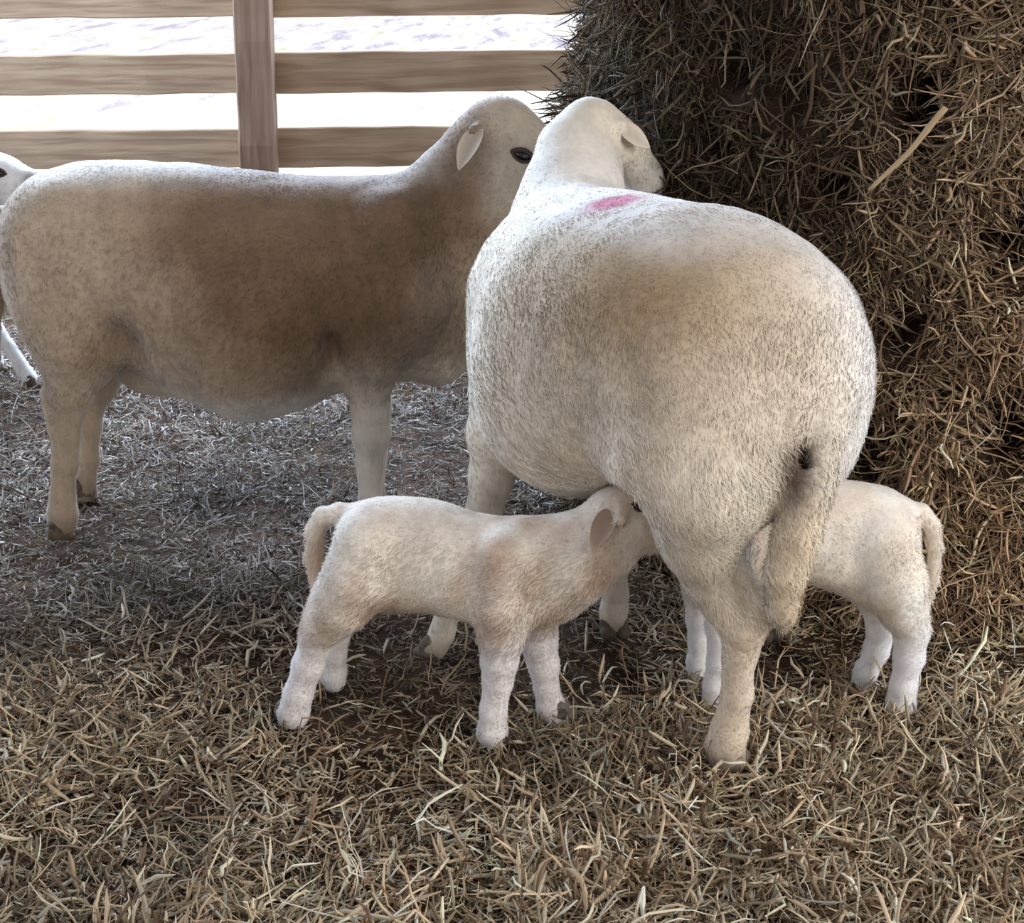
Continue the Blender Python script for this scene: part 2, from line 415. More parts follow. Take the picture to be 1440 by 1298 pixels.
# ================================================================== nursing ewe seen from behind
def centre_ewe():
    fr = Frame((.395, 1.735), (-.53, .848)); PL = fr.PL; B = fr.B; f = fr.f; r = fr.r; up = np.array([0, 0, 1.])
    root = empty('ewe', (.17, 2.0, 0))
    tag(root, 'big cream ewe seen from behind suckling lambs, pink paint mark on her back', 'sheep', 'grown sheep in the barn')
    b = Body()
    st = [(0.0, 0, .05, .63, .47, .5), (.02, 0, .115, .685, .43, .5), (.06, -.010, .155, .742, .42, .56), (.13, -.018, .188, .78, .415, .58), (.22, -.020, .214, .80, .405, .55), (.32, -.023, .230, .80, .37, .44),
          (.42, -.018, .232, .797, .33, .43), (.50, -.01, .212, .788, .325, .45), (.58, 0, .175, .778, .35, .47), (.65, 0, .13, .75, .39, .5), (.71, 0, .08, .70, .45, .5), (.74, 0, .03, .64, .51, .5)]
    b.loft(fr, densify(st), ex=2.15)
    foot = G(1022, 1078); fh = fr.loc(foot)
    lp = lambda x, y, o: PL(x, y, o)
    # near (left) hind leg
    b.chain([(B(.15, -.105, .60), .10), (B(.14, -.105, .50), .10), (PL(992, 680, -.10), .078), (PL(990, 750, -.085), .054), (PL(1006, 802, -.065), .044), (PL(1028, 845, -.055), .037), (PL(1046, 872, -.05), .031)], .035)
    b.rc(PL(957, 690, -.13), PL(977, 765, -.10), .036, .035, .03)
    b.chain([(PL(1026, 765, -.06), .018), (PL(1052, 815, -.05), .011), (PL(1068, 850, -.045), .014), (PL(1070, 872, -.045), .0155), (PL(1058, 898, -.045), .014)], .012)
    b.chain([(PL(1044, 880, -.05), .034), (PL(1041, 915, -.048), .024), (PL(1035, 975, -.045), .0215), (PL(1025, 1030, -.042), .024), (PL(1020, 1052, -.042), .0275), (PL(1024, 1070, -.042), .025)], .012)
    vr = P(878, 712, 1.9)-C; vr /= np.linalg.norm(vr); vx = np.cross(vr, up); vx /= np.linalg.norm(vx); vu = np.cross(vx, vr)
    b.el(P(872, 716, 1.86), (.030, .17, .036), np.array([vx, vr, vu]), .018, sub=True)
    # far (right) hind leg, mostly behind the tail
    rf = np.array([.43, 2.19, 0])
    q = lambda t: B(.2, .13, .5)*(1-t)+rf*t
    b.chain([(B(.17, .085, .60), .10), (B(.17, .085, .49), .10), (B(.25, .12, .40), .07), (B(.24, .20, .30), .04), (rf+up*.26-f*.02, .03), (rf+up*.15, .023), (rf+up*.06, .026), (rf+up*.03+f*.01, .024)], .05)
    # front legs
    b.chain([(B(.57, -.08, .62), .09), (B(.56, -.09, .48), .078), (P(700, 610, 2.15), .046), (P(690, 670, 2.15), .035), (P(680, 730, 2.15), .029), (P(660, 790, 2.15), .030), (P(634, 850, 2.15), .0215), (P(622, 890, 2.15), .024), (P(612, 910, 2.14), .023)], .035)
    ff = G(862, 900)
    b.chain([(B(.62, .11, .60), .09), (B(.60, .12, .46), .08), (ff*.35+B(.58, .12, .36)*.65-np.array([0, 0, 0]), .05), (np.array([*(ff[:2]-.01), .25]), .033), (np.array([*ff[:2], .20])-f*.005, .03), (np.array([*ff[:2], .10])-f*.005, .021), (np.array([*ff[:2], .055]), .024), (np.array([*ff[:2], .03]), .023)], .035)
    # tail
    b.chain([(B(.07, .0, .58), .05), (P(1164, 560, 1.78), .038), (P(1154, 610, 1.755), .033)], .03)
    b.chain([(P(1154, 610, 1.755), .033), (P(1136, 690, 1.725), .031), (P(1121, 750, 1.715), .030), (P(1104, 805, 1.715), .029), (P(1100, 855, 1.72), .021), (P(1103, 886, 1.725), .006)], .007)
    b.el(P(1106, 638, 1.76), (.013, .05, .040), np.array([[.9, .4, .25], [-.4, .9, 0], [-.25, 0, 1]]), .012, sub=True)
    # udder
    b.el(P(1050, 752, 1.80)+f*.06, (.06, .06, .055), np.array([f, r, up]), .015)
    b.rc(P(1055, 770, 1.80), P(1050, 800, 1.80), .014, .008, .012)
    # neck and head, turned right into the hay
    n0 = B(.55, .0, .62)
    b.chain([(n0, .13), (P(804, 300, 2.33), .080), (P(808, 255, 2.38), .067), (P(812, 215, 2.43), .060), (P(826, 190, 2.46), .052)], .04)
    b.rc(P(776, 310, 2.34), P(800, 215, 2.40), .045, .03, .04)
    hd = P(838, 190, 2.47); hm = P(922, 292, 2.62)
    hx = hm-hd; hx /= np.linalg.norm(hx); hs = np.cross(hx, up); hs /= np.linalg.norm(hs); hu = np.cross(hs, hx)
    if hu[2] < 0: hu = -hu
    A = np.array([hx, hu, hs]); hc = P(842, 190, 2.47)
    b.el(hc, (.074, .055, .055), A, .02)
    b.rc(P(872, 204, 2.49), P(903, 250, 2.55), .043, .036, .02)
    b.rc(P(903, 250, 2.55), hm, .036, .028, .02)
    b.el(hm+hx*.012, (.024, .029, .03), A, .015)
    b.el(P(869, 264, 2.44), (.010, .05, .034), np.eye(3), .012, sub=True)
    eb = P(872, 178, 2.42); et = P(914, 208, 2.43)
    b.rc(hc+hu*.02, eb, .02, .012, .015)
    cream, patch, white = lin(234, 222, 204), lin(170, 142, 108), lin(252, 250, 250)
    def colf(p, n):
        a, s, z = fr.loc(p)
        q = np.repeat(cream[None], len(p), 0)
        m = np.exp(-(((a-.24)/.2)**2+((s+.08)/.19)**2+((z-.69)/.12)**2))*(1+.5*noise(p, 9, 3)); m = np.clip(m*1.3, 0, .92)[:, None]; q = q*(1-m)+patch*m
        m = (sstep(-.04, .18, s)*sstep(.3, .4, z))[:, None]*.85; q = q*(1-m)+white*m  # light from the right painted as a whiter coat on this side
        m = sstep(.75, .79, z+.012*noise(p, 12, 2))[:, None]*.35*(a < .7)[:, None]; q = q*(1-m)+white*m  # rim light on her topline painted in white
        # tail hair a bit more yellow
        m = (sstep(.02, -.02, a)*sstep(.5, .4, z))[:, None]*.5; q = q*(1-m)+lin(236, 212, 176)*m
        m = np.exp(-(((p-UD)/.075)**2).sum(1)**2)*sstep(1.775, 1.80, p[:, 1]); m = np.clip(m*1.3, 0, .85)[:, None]; q = q*(1-m)+lin(222, 176, 166)*m
        m = (sstep(.34, .26, z)*(a < .3))[:, None]*.5; q = q*(1-m)+lin(224, 200, 172)*m
        m = np.clip(1.6*np.exp(-((p-GAP)**2/np.array([.022, .10, .042])**2).sum(1)), 0, .9)[:, None]; q = q*(1-m)+lin(96, 68, 56)*m  # brownish skin by the tail, darkened to paint the groove's shade
        # pink spray mark on the back
        pk = PKP; dd = p-pk; along = dd@PKA; ac = dd-along[:, None]*PKA
        m = np.exp(-((along/.040)**2+(np.linalg.norm(ac[:, :2], axis=1)/.024)**2)**1.3)*(1+.5*noise(p, 40, 5)); m = (np.clip(m*1.5, 0, .95)*(z > .74))[:, None]; q = q*(1-m)+lin(196, 56, 112)*m
        m = np.exp(-((p-hc)**2).sum(1)/.16**2)[:, None]*.9; q = q*(1-m)+lin(218, 204, 178)*m
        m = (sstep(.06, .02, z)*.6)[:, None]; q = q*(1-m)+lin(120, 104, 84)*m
        q = q*(1+.09*noise(p*np.array([1, 1, .35]), 55, 4))[:, None]
        return np.clip(q, 0, 1)
    UD = P(1050, 752, 1.80)+f*.06
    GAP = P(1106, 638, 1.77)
    PKP = b.surf(864, 281); PKA = np.array([.85, .5, 0]); PKA = PKA/np.linalg.norm(PKA)
    def flow(p, n):
        a, s, z = fr.loc(p); o = np.zeros_like(p); o -= fr.f*.45; o[:, 2] -= .8; return o
    ln = lambda p: np.where(p[:, 2] < .27, .005, .0105)*np.where(p[:, 1] > 2.3, .55, 1)*np.where((p[:, 1] < 1.75) & (p[:, 2] < .55), 1.5, 1)
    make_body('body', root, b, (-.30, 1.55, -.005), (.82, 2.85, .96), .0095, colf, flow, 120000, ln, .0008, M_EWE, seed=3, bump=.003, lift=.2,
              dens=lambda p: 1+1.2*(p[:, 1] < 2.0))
    hoof(root, G(1024, 1082), (-.75, .66), .064, .052, .036)
    hoof(root, rf, f, .07, .055, .04); fl = G(606, 926); hoof(root, G(606, 926), (-.8, .5), .064, .052, .038); hoof(root, ff, (-.2, .9), .066, .052, .04)
    for s in (-1, 1):
        e = hc+hx*.032+hu*.035+hs*s*.06
        for _ in range(8): e = e-b.grad(e[None])[0]*b.d(e[None])[0]
        eye(root, e, b.grad(e[None])[0], hx, .0125)
    ear(root, eb, et, .040, (.25, -.8, .5), lin(235, 225, 205), lin(232, 220, 204), .3)
    M_ = np.eye(3)-2*np.outer(hs, hs); Eb = hc+M_@(eb-hc)
    e3 = hc+hs*.055*(1 if hs@(eb-hc) < 0 else -1)-hx*.03+hu*.02
    sg3 = -1 if hs@(eb-hc) > 0 else 1
    ear(root, e3, e3+hs*sg3*.035+hx*.045-up*.055, .042, (0, .9, .4), lin(235, 225, 205), lin(225, 205, 190), .3)
    return b
bC = centre_ewe()

# ================================================================== lambs
def lamb_coat(fr, seed, base, spot, leg, amt):
    def colf(p, n):
        a, s, z = fr.loc(p); q = np.repeat(base[None], len(p), 0)
        m = np.clip(.45+.8*noise(p, 16, seed)+.7*noise(p*np.array([1, 1, .5]), 60, seed+5), 0, 1)[:, None]*amt; q = q*(1-m)+spot*m
        m = sstep(.19, .12, z+.02*noise(p, 20, seed+1))[:, None]*.9; q = q*(1-m)+leg*m
        q = q*(1+.10*noise(p*np.array([1, 1, .5]), 80, seed+2))[:, None]
        return np.clip(q, 0, 1)
    def flow(p, n):
        o = np.zeros_like(p); o -= fr.f*.6; o[:, 2] -= .7; return o
    return colf, flow
def left_lamb():
    fr = Frame((-.31, 1.995), (.957, -.22)); PL = fr.PL; f = fr.f; r = fr.r; up = np.array([0, 0, 1.])
    root = empty('lamb', (-.13, 1.95, 0))
    tag(root, 'cream lamb facing right, head pushed under the belly of the big ewe', 'lamb', 'suckling lambs')
    b = Body(); st = []
    for x, t, u, w, fc in [(477, 735, 790, .02, .5), (484, 720, 815, .045, .5), (500, 708, 838, .062, .5), (540, 702, 853, .068, .5), (600, 706, 856, .07, .45), (650, 719, 864, .07, .45), (700, 728, 880, .068, .45), (745, 730, 882, .062, .45), (785, 738, 868, .048, .45), (812, 750, 845, .02, .5)]:
        T = PL(x, t); B_ = PL(x, u, 0); st.append((fr.loc(T)[0], 0, w, T[2], B_[2], fc))
    b.loft(fr, densify(st), k=.02, ex=2.1)
    # near hind, leaning back
    b.chain([(PL(520, 770, .035), .052), (PL(505, 810, .045), .05), (PL(478, 848, .05), .043), (PL(460, 872, .05), .034), (PL(446, 900, .05), .0245), (PL(433, 935, .05), .0225), (PL(420, 975, .05), .0205), (PL(412, 1002, .05), .023), (PL(410, 1018, .05), .020)], .02)
    b.rc(PL(436, 884, .05), PL(440, 905, .05), .012, .014, .012)
    # far hind
    b.chain([(PL(520, 770, -.035), .05), (PL(505, 820, -.05), .04), (PL(480, 860, -.05), .028), (PL(474, 890, -.05), .021), (PL(470, 920, -.055), .019), (PL(468, 945, -.06), .021), (PL(470, 957, -.06), .019)], .02)
    # near front
    b.chain([(PL(715, 790, .035), .048), (PL(708, 850, .045), .042), (PL(706, 885, .045), .033), (PL(703, 930, .045), .0265), (PL(700, 955, .045), .022), (PL(694, 1000, .045), .0195), (PL(692, 1030, .045), .023), (PL(696, 1045, .045), .020)], .02)
    # far front
    b.chain([(PL(745, 800, -.03), .045), (PL(750, 860, -.04), .036), (PL(757, 900, -.04), .027), (PL(765, 935, -.04), .023), (PL(768, 965, -.04), .0185), (PL(775, 995, -.04), .0205), (PL(785, 1012, -.04), .019)], .02)
    # neck
    b.chain([(PL(750, 800), .066), (PL(800, 788), .058), (PL(845, 760, -.01), .048), (PL(868, 738, -.015), .043)], .03, r, 1.1)
    b.rc(PL(775, 825), PL(850, 775), .045, .035, .03)
    # head
    ha = PL(880, 722, -.02); hb = PL(952, 752, -.055); hx = hb-ha; hx /= np.linalg.norm(hx); hs = r-hx*(r@hx); hs /= np.linalg.norm(hs); hu = np.cross(hs, hx)
    if hu[2] < 0: hu = -hu
    A = np.array([hx, hu, hs]); c = ha
    b.el(c, (.052, .042, .038), A, .02)
    b.el(c+hx*.02-hu*.020, (.05, .032, .031), A, .02)
    b.rc(c+hx*.025-hu*.004, c+hx*.088-hu*.012, .034, .022, .02)
    b.el(c+hx*.095-hu*.013, (.016, .020, .021), A, .012)
    for s in (-1, 1): b.rc(c-hx*.022+hu*.014+hs*s*.03, c-hx*.026+hu*.008+hs*s*.044, .012, .009, .008)
    # tail: rises from the rump and hangs
    b.chain([(PL(505, 728), .024), (PL(478, 722), .0165), (PL(455, 726), .0145), (PL(443, 748), .0135), (PL(442, 785), .013), (PL(449, 822), .011), (PL(456, 848), .005)], .008)
    colf, flow = lamb_coat(fr, 11, lin(246, 234, 220), lin(200, 166, 138), lin(244, 238, 236), .72)
    make_body('body', root, b, (-.45, 1.72, -.005), (.30, 2.2, .43), .0058, colf, flow, 45000, lambda p: np.where(p[:, 2] < .15, .0036, .0085), .0007, M_LAMB, seed=5, bump=.0018, lift=.4)
    for (x, y, o, d) in ((408, 1036, .05, (.6, -.7)), (470, 972, -.062, (.9, -.3)), (699, 1062, .045, (.9, -.3)), (794, 1026, -.04, (.97, -.1))):
        q = PL(x, y, o); hoof(root, q, d, .046, .036, .026, M_HOOFL)
    e = b.surf(899, 713); eye(root, e, b.grad(e[None])[0], hx, .0075)
    e2 = e-2*hs*((e-c)@hs)
    for _ in range(8): e2 = e2-b.grad(e2[None])[0]*b.d(e2[None])[0]
    eye(root, e2, b.grad(e2[None])[0], hx, .0075)
    eb = b.surf(861, 722)+np.array([0, .004, 0]); et = P(832, 776, 1.835)
    ear(root, eb, et, .046, (-.3, -1, .35), lin(235, 218, 200), lin(222, 196, 178), .7)
    M_ = np.eye(3)-2*np.outer(hs, hs)
    e4 = c+M_@(eb-c); ear(root, e4, e4+np.array([.0, .045, .035]), .042, (0, -.6, .8), lin(190, 165, 140), lin(150, 126, 104), .35)
    return b
b1 = left_lamb()
def right_lamb():
    fr = Frame((.62, 1.99), (-1, .06)); PL = fr.PL; f = fr.f; r = fr.r      # right side is away from the camera
    root = empty('lamb', (.45, 2.0, 0))
    tag(root, 'white lamb seen behind the hanging tail of the big ewe, its rump towards the hay', 'lamb', 'suckling lambs')
    b = Body(); st = []
    for x, t, u, w, fc in [(1290, 725, 790, .02, .5), (1284, 712, 815, .045, .5), (1268, 697, 850, .062, .5), (1230, 684, 852, .068, .5), (1190, 679, 832, .07, .45), (1140, 682, 815, .07, .45), (1090, 690, 812, .066, .45), (1045, 702, 818, .062, .45), (1005, 712, 815, .05, .45), (975, 730, 800, .02, .5)]:
        T = PL(x, t); B_ = PL(x, u); st.append((fr.loc(T)[0], 0, w, T[2], B_[2], fc))
    b.loft(fr, densify(st), k=.02, ex=2.1)
    b.chain([(PL(1245, 765, -.035), .05), (PL(1258, 820, -.045), .046), (PL(1272, 860, -.045), .035), (PL(1281, 885, -.045), .0265), (PL(1278, 925, -.045), .0225), (PL(1270, 965, -.045), .0205), (PL(1266, 990, -.045), .0225), (PL(1264, 1002, -.045), .020)], .02)
    b.rc(PL(1290, 868, -.045), PL(1290, 890, -.045), .012, .013, .012)
    b.chain([(PL(1240, 780, .03), .046), (PL(1238, 840, .04), .034), (PL(1240, 880, .04), .024), (PL(1232, 915, .04), .0205), (PL(1218, 945, .042), .019), (PL(1212, 962, .044), .0195)], .02)
    b.chain([(PL(1020, 780, -.03), .04), (PL(1015, 830, -.04), .030), (PL(1014, 880, -.04), .024), (PL(1012, 930, -.04), .019), (PL(1008, 965, -.04), .021), (PL(1004, 985, -.04), .019)], .02)
    b.chain([(PL(1000, 780, .03), .04), (PL(985, 825, .045), .028), (PL(984, 870, .045), .022), (PL(984, 900, .045), .019), (PL(984, 935, .045), .0215), (PL(984, 950, .045), .019)], .02)
    b.chain([(PL(1000, 770), .055), (PL(985, 745), .045), (PL(978, 728), .040)], .03)
    ha = P(985, 722, 2.02); hb = P(955, 690, 2.04); hx = hb-ha; hx /= np.linalg.norm(hx); hs = np.cross(hx, [0, 0, 1]); hs /= np.linalg.norm(hs); hu = np.cross(hs, hx)
    A = np.array([hx, hu, hs]); c = ha
    b.el(c, (.05, .042, .038), A, .02); b.rc(c+hx*.02, c+hx*.07, .034, .022, .02); b.el(c+hx*.076, (.016, .020, .021), A, .012)
    b.chain([(PL(1268, 722), .024), (PL(1294, 722), .015), (PL(1310, 738), .0125), (PL(1315, 770), .012), (PL(1311, 815), .011), (PL(1304, 852), .005)], .008)
    colf, flow = lamb_coat(fr, 17, lin(250, 244, 234), lin(236, 214, 190), lin(248, 246, 248), .5)
    make_body('body', root, b, (.16, 1.82, -.005), (.75, 2.17, .43), .0058, colf, flow, 36000, lambda p: np.where(p[:, 2] < .15, .0036, .0075), .0007, M_LAMB, seed=8, bump=.0016, lift=.4)
    for (x, y, o, d) in ((1262, 1014, -.045, (-.97, -.1)), (1210, 976, .045, (-.97, -.1)), (1002, 999, -.04, (-.97, -.1)), (983, 965, .045, (-.97, -.1))):
        hoof(root, PL(x, y, o), d, .044, .036, .026, M_HOOFL)
    for s in (-1, 1):
        e = c+hx*.03+hu*.012+hs*s*.04
        for _ in range(8): e = e-b.grad(e[None])[0]*b.d(e[None])[0]
        eye(root, e, b.grad(e[None])[0], hx, .0075)
        e = c-hx*.02+hu*.01+hs*s*.03; ear(root, e, e+hs*s*.06-np.array([0, 0, .03]), .04, (0, 0, 1), lin(230, 220, 212), lin(215, 190, 180), .35)
    return b
b2 = right_lamb()

# ================================================================== white sheep at the far left edge
def far_sheep():
    fr = Frame((-2.15, 3.80), (1, 0.02)); f = fr.f; r = fr.r; B = fr.B
    root = empty('young_sheep', (-1.8, 3.8, 0))
    tag(root, 'white sheep cut off by the left frame edge, standing behind the tan-sided ewe', 'sheep', 'grown sheep in the barn')
    b = Body()
    st = [(.0, 0, .03, .50, .40, .5), (.03, 0, .10, .56, .33, .5), (.12, 0, .14, .60, .29, .5), (.3, 0, .16, .60, .25, .45), (.5, 0, .15, .59, .26, .45), (.62, 0, .12, .59, .30, .5), (.70, 0, .03, .52, .38, .5)]
    b.loft(fr, densify(st), ex=2.1)
    for s in (-1, 1):
        b.chain([(B(.12, s*.08, .45), .08), (B(.14, s*.09, .33), .06), (B(.09, s*.09, .24), .03), (B(.09, s*.09, .12), .019), (B(.10, s*.09, .03), .02)], .04)
        lean = .14 if s > 0 else 0
        b.chain([(B(.58, s*.07, .44), .07), (B(.64, s*.08, .33), .045), (B(.66+lean*.45, s*.08, .23), .028), (B(.68+lean*.75, s*.08, .12), .020), (B(.69+lean, s*.08, .03), .021)], .03)
        hoof(root, B(.70+lean, s*.08, 0), f, .055, .044, .034)
    hc = P(-6, 248, 3.74); hm = P(44, 254, 3.72); hx = hm-hc; hx /= np.linalg.norm(hx); hs = r-hx*(r@hx); hs /= np.linalg.norm(hs); hu = np.cross(hs, hx)
    if hu[2] < 0: hu = -hu
    A = np.array([hx, hu, hs])
    b.chain([(B(.60, 0, .50), .10), (hc-hx*.09-np.array([0, 0, .07]), .075), (hc-hx*.02, .06)], .04)
    b.el(hc, (.08, .062, .055), A, .02); b.el(hc+hx*.03-hu*.03, (.075, .045, .045), A, .02)
    b.rc(hc+hx*.04, hc+hx*.115-hu*.004, .046, .030, .02); b.el(hc+hx*.125-hu*.006, (.022, .026, .028), A, .01)
    b.chain([(B(.01, 0, .53), .03), (B(-.03, 0, .45), .025), (B(-.03, 0, .28), .015)], .02)
    def colf(p, n):
        q = np.repeat(lin(244, 244, 246)[None], len(p), 0); q = q*(1+.05*noise(p, 40, 4))[:, None]
        k = (p-hc)@hx; m = (sstep(.085, .11, k))[:, None]*(np.linalg.norm(p-hc, axis=1) < .2)[:, None]*.75; q = q*(1-m)+lin(150, 135, 132)*m
        return np.clip(q, 0, 1)
    def flow(p, n): o = np.zeros_like(p); o -= f*.5; o[:, 2] -= .8; return o
    make_body('body', root, b, (-2.28, 3.5, -.005), (-1.1, 4.05, .78), .011, colf, flow, 14000, lambda p: p[:, 0]*0+.012, .0012, M_EWE, seed=9, bump=.002)
    for s in (-1, 1):
        e = hc+hx*.035+hu*.02+hs*s*.05
        for _ in range(8): e = e-b.grad(e[None])[0]*b.d(e[None])[0]
        eye(root, e, b.grad(e[None])[0], hx, .013)
        e = hc-hx*.04+hu*.02+hs*s*.05; ear(root, e, e+hs*s*.09-hx*.02-np.array([0, 0, .03]), .05, (0, -.3, .9), lin(240, 236, 235), lin(225, 200, 195), .3)
    nb = hc+hx*.13+hu*.008+hs*.02
    return b
far_sheep()


# ------------------------------------------------------------------ straw and hay strands
def strands(name, base, dirs, nrmv, L, rad, colr, mat, curl=.5, np_=6, parent=None, gz=None, wild=.25, extraV=None, extraF=None, extraC=None):
    n = len(base); t = dirs/np.linalg.norm(dirs, axis=1)[:, None]; p = base.copy(); pts = [p.copy()]; 
    cv_ = rng.gamma(1.2, .8, (n, 1)).clip(.05, 2.2); bend = rng.normal(size=(n, 3))*curl*cv_; wild = wild*np.clip(cv_, .2, 1.3); seg = (L/(np_-1))[:, None]
    for k in range(np_-1):
        kink = (rng.random((n, 1)) < .16)*1.0
        t = t+bend*.35+rng.normal(size=(n, 3))*(wild*.35+kink*.75); t /= np.linalg.norm(t, axis=1)[:, None]
        p = p+t*seg
        if gz is not None:
            mn = gz(p); low = p[:, 2] < mn; p[low, 2] = mn[low]; hi_ = p[:, 2] > mn+.05; t[hi_, 2] -= .4
        pts.append(p.copy())
    pts = np.stack(pts, 1)                                 # n,np,3
    tg = np.gradient(pts, axis=1); tg /= np.linalg.norm(tg, axis=2)[..., None]+1e-9
    s = np.cross(tg, np.broadcast_to(nrmv[:, None, :], tg.shape)); s /= np.linalg.norm(s, axis=2)[..., None]+1e-9
    u = np.cross(s, tg); tp = np.ones(np_); tp[0] = .6; tp[-1] = .35
    r = rad[:, None]*tp[None]
    ring = [pts+(s*math.cos(a)+u*math.sin(a)*.6)*r[..., None] for a in (math.pi/2, math.pi*7/6, math.pi*11/6)]
    X = np.stack(ring, 2).reshape(-1, 3)
    b = (np.arange(n)*np_*3)[:, None, None]+(np.arange(np_-1)*3)[None, :, None]
    j = np.arange(3)[None, None, :]; j2 = (j+1) % 3
    q = np.stack([b+j, b+j2, b+3+j2, b+3+j], -1).reshape(-1, 4)
    cc = np.repeat(colr, np_*3, 0)
    if extraV is not None:
        q = q+len(extraV); X = np.concatenate([extraV, X]); cc = np.concatenate([extraC, cc]); F_ = [extraF, q]; F_ = [np.concatenate(F_)]
    else: F_ = [q]
    return npmesh(name, X, F_, mat, parent, cc)
# ================================================================== ground
BC = np.array([.93, 3.02]); BR = .80                       # hay bale centre and radius
def gh(x, y):
    p = np.stack([x, y, np.zeros_like(x)], -1).reshape(-1, 3)
    h = .010*noise(p, 4.5, 20)+.007*noise(p, 13, 22)
    return (h-.008).reshape(x.shape)
def ghp(p): return gh(p[:, 0], p[:, 1])
def grid_mesh(name, x0, x1, y0, y1, nx, ny, mat, hf):
    X, Y = np.meshgrid(np.linspace(x0, x1, nx), np.linspace(y0, y1, ny), indexing='ij'); Z = hf(X, Y)
    V = np.stack([X, Y, Z], -1).reshape(-1, 3); i, j = np.meshgrid(np.arange(nx-1), np.arange(ny-1), indexing='ij'); a = (i*ny+j).ravel()
    return npmesh(name, V, [np.stack([a, a+ny, a+ny+1, a+1], 1)], mat)
M_DIRT = simple_mat('trodden_dirt', tuple(lin(46, 33, 27)), .95, 9, tuple(lin(96, 74, 58)), .1, .6)
tag(grid_mesh('floor', -3.6, 3.2, .2, 5.35, 260, 200, M_DIRT, lambda x, y: gh(x, y)-.004), kind='structure')
# sunlit yard beyond the fence
m, nt, bb = new_mat('sunlit_yard'); n_ = nt.nodes; L_ = nt.links
tc = n_.new('ShaderNodeTexCoord'); n1 = n_.new('ShaderNodeTexNoise'); n1.inputs['Scale'].default_value = 2.6; n1.inputs['Detail'].default_value = 9; n1.inputs['Roughness'].default_value = .75
cr = n_.new('ShaderNodeValToRGB'); e = cr.color_ramp.elements
e[0].position = .38; e[0].color = (*lin(172, 160, 168), 1); e[1].position = .64; e[1].color = (*lin(196, 196, 150), 1)
k = cr.color_ramp.elements.new(.44); k.color = (*lin(212, 198, 200), 1); k = cr.color_ramp.elements.new(.49); k.color = (*lin(236, 228, 218), 1); k = cr.color_ramp.elements.new(.56); k.color = (*lin(232, 226, 206), 1)
L_.new(tc.outputs['Object'], n1.inputs['Vector']); mpy = n_.new('ShaderNodeMapping'); mpy.inputs['Scale'].default_value = (1, .17, 1); L_.new(tc.outputs['Object'], mpy.inputs['Vector']); L_.new(mpy.outputs[0], n1.inputs['Vector']); L_.new(n1.outputs['Fac'], cr.inputs['Fac']); dk = n_.new('ShaderNodeVectorMath'); dk.operation = 'SCALE'; sy = n_.new('ShaderNodeSeparateXYZ'); L_.new(tc.outputs['Object'], sy.inputs[0]); my = n_.new('ShaderNodeMapRange'); my.inputs['From Min'].default_value = 9.5; my.inputs['From Max'].default_value = 13; my.inputs['To Min'].default_value = .75; my.inputs['To Max'].default_value = .46; L_.new(sy.outputs['Y'], my.inputs['Value']); L_.new(my.outputs[0], dk.inputs['Scale']); L_.new(cr.outputs[0], dk.inputs[0]); L_.new(dk.outputs[0], bb.inputs['Base Color']); bb.inputs['Roughness'].default_value = .95
tag(grid_mesh('trim_1', -40, 40, 5.35, 80, 40, 40, m, lambda x, y: x*0-.02), kind='structure')
bpy.data.objects['trim_1'].name = 'ground_outside'

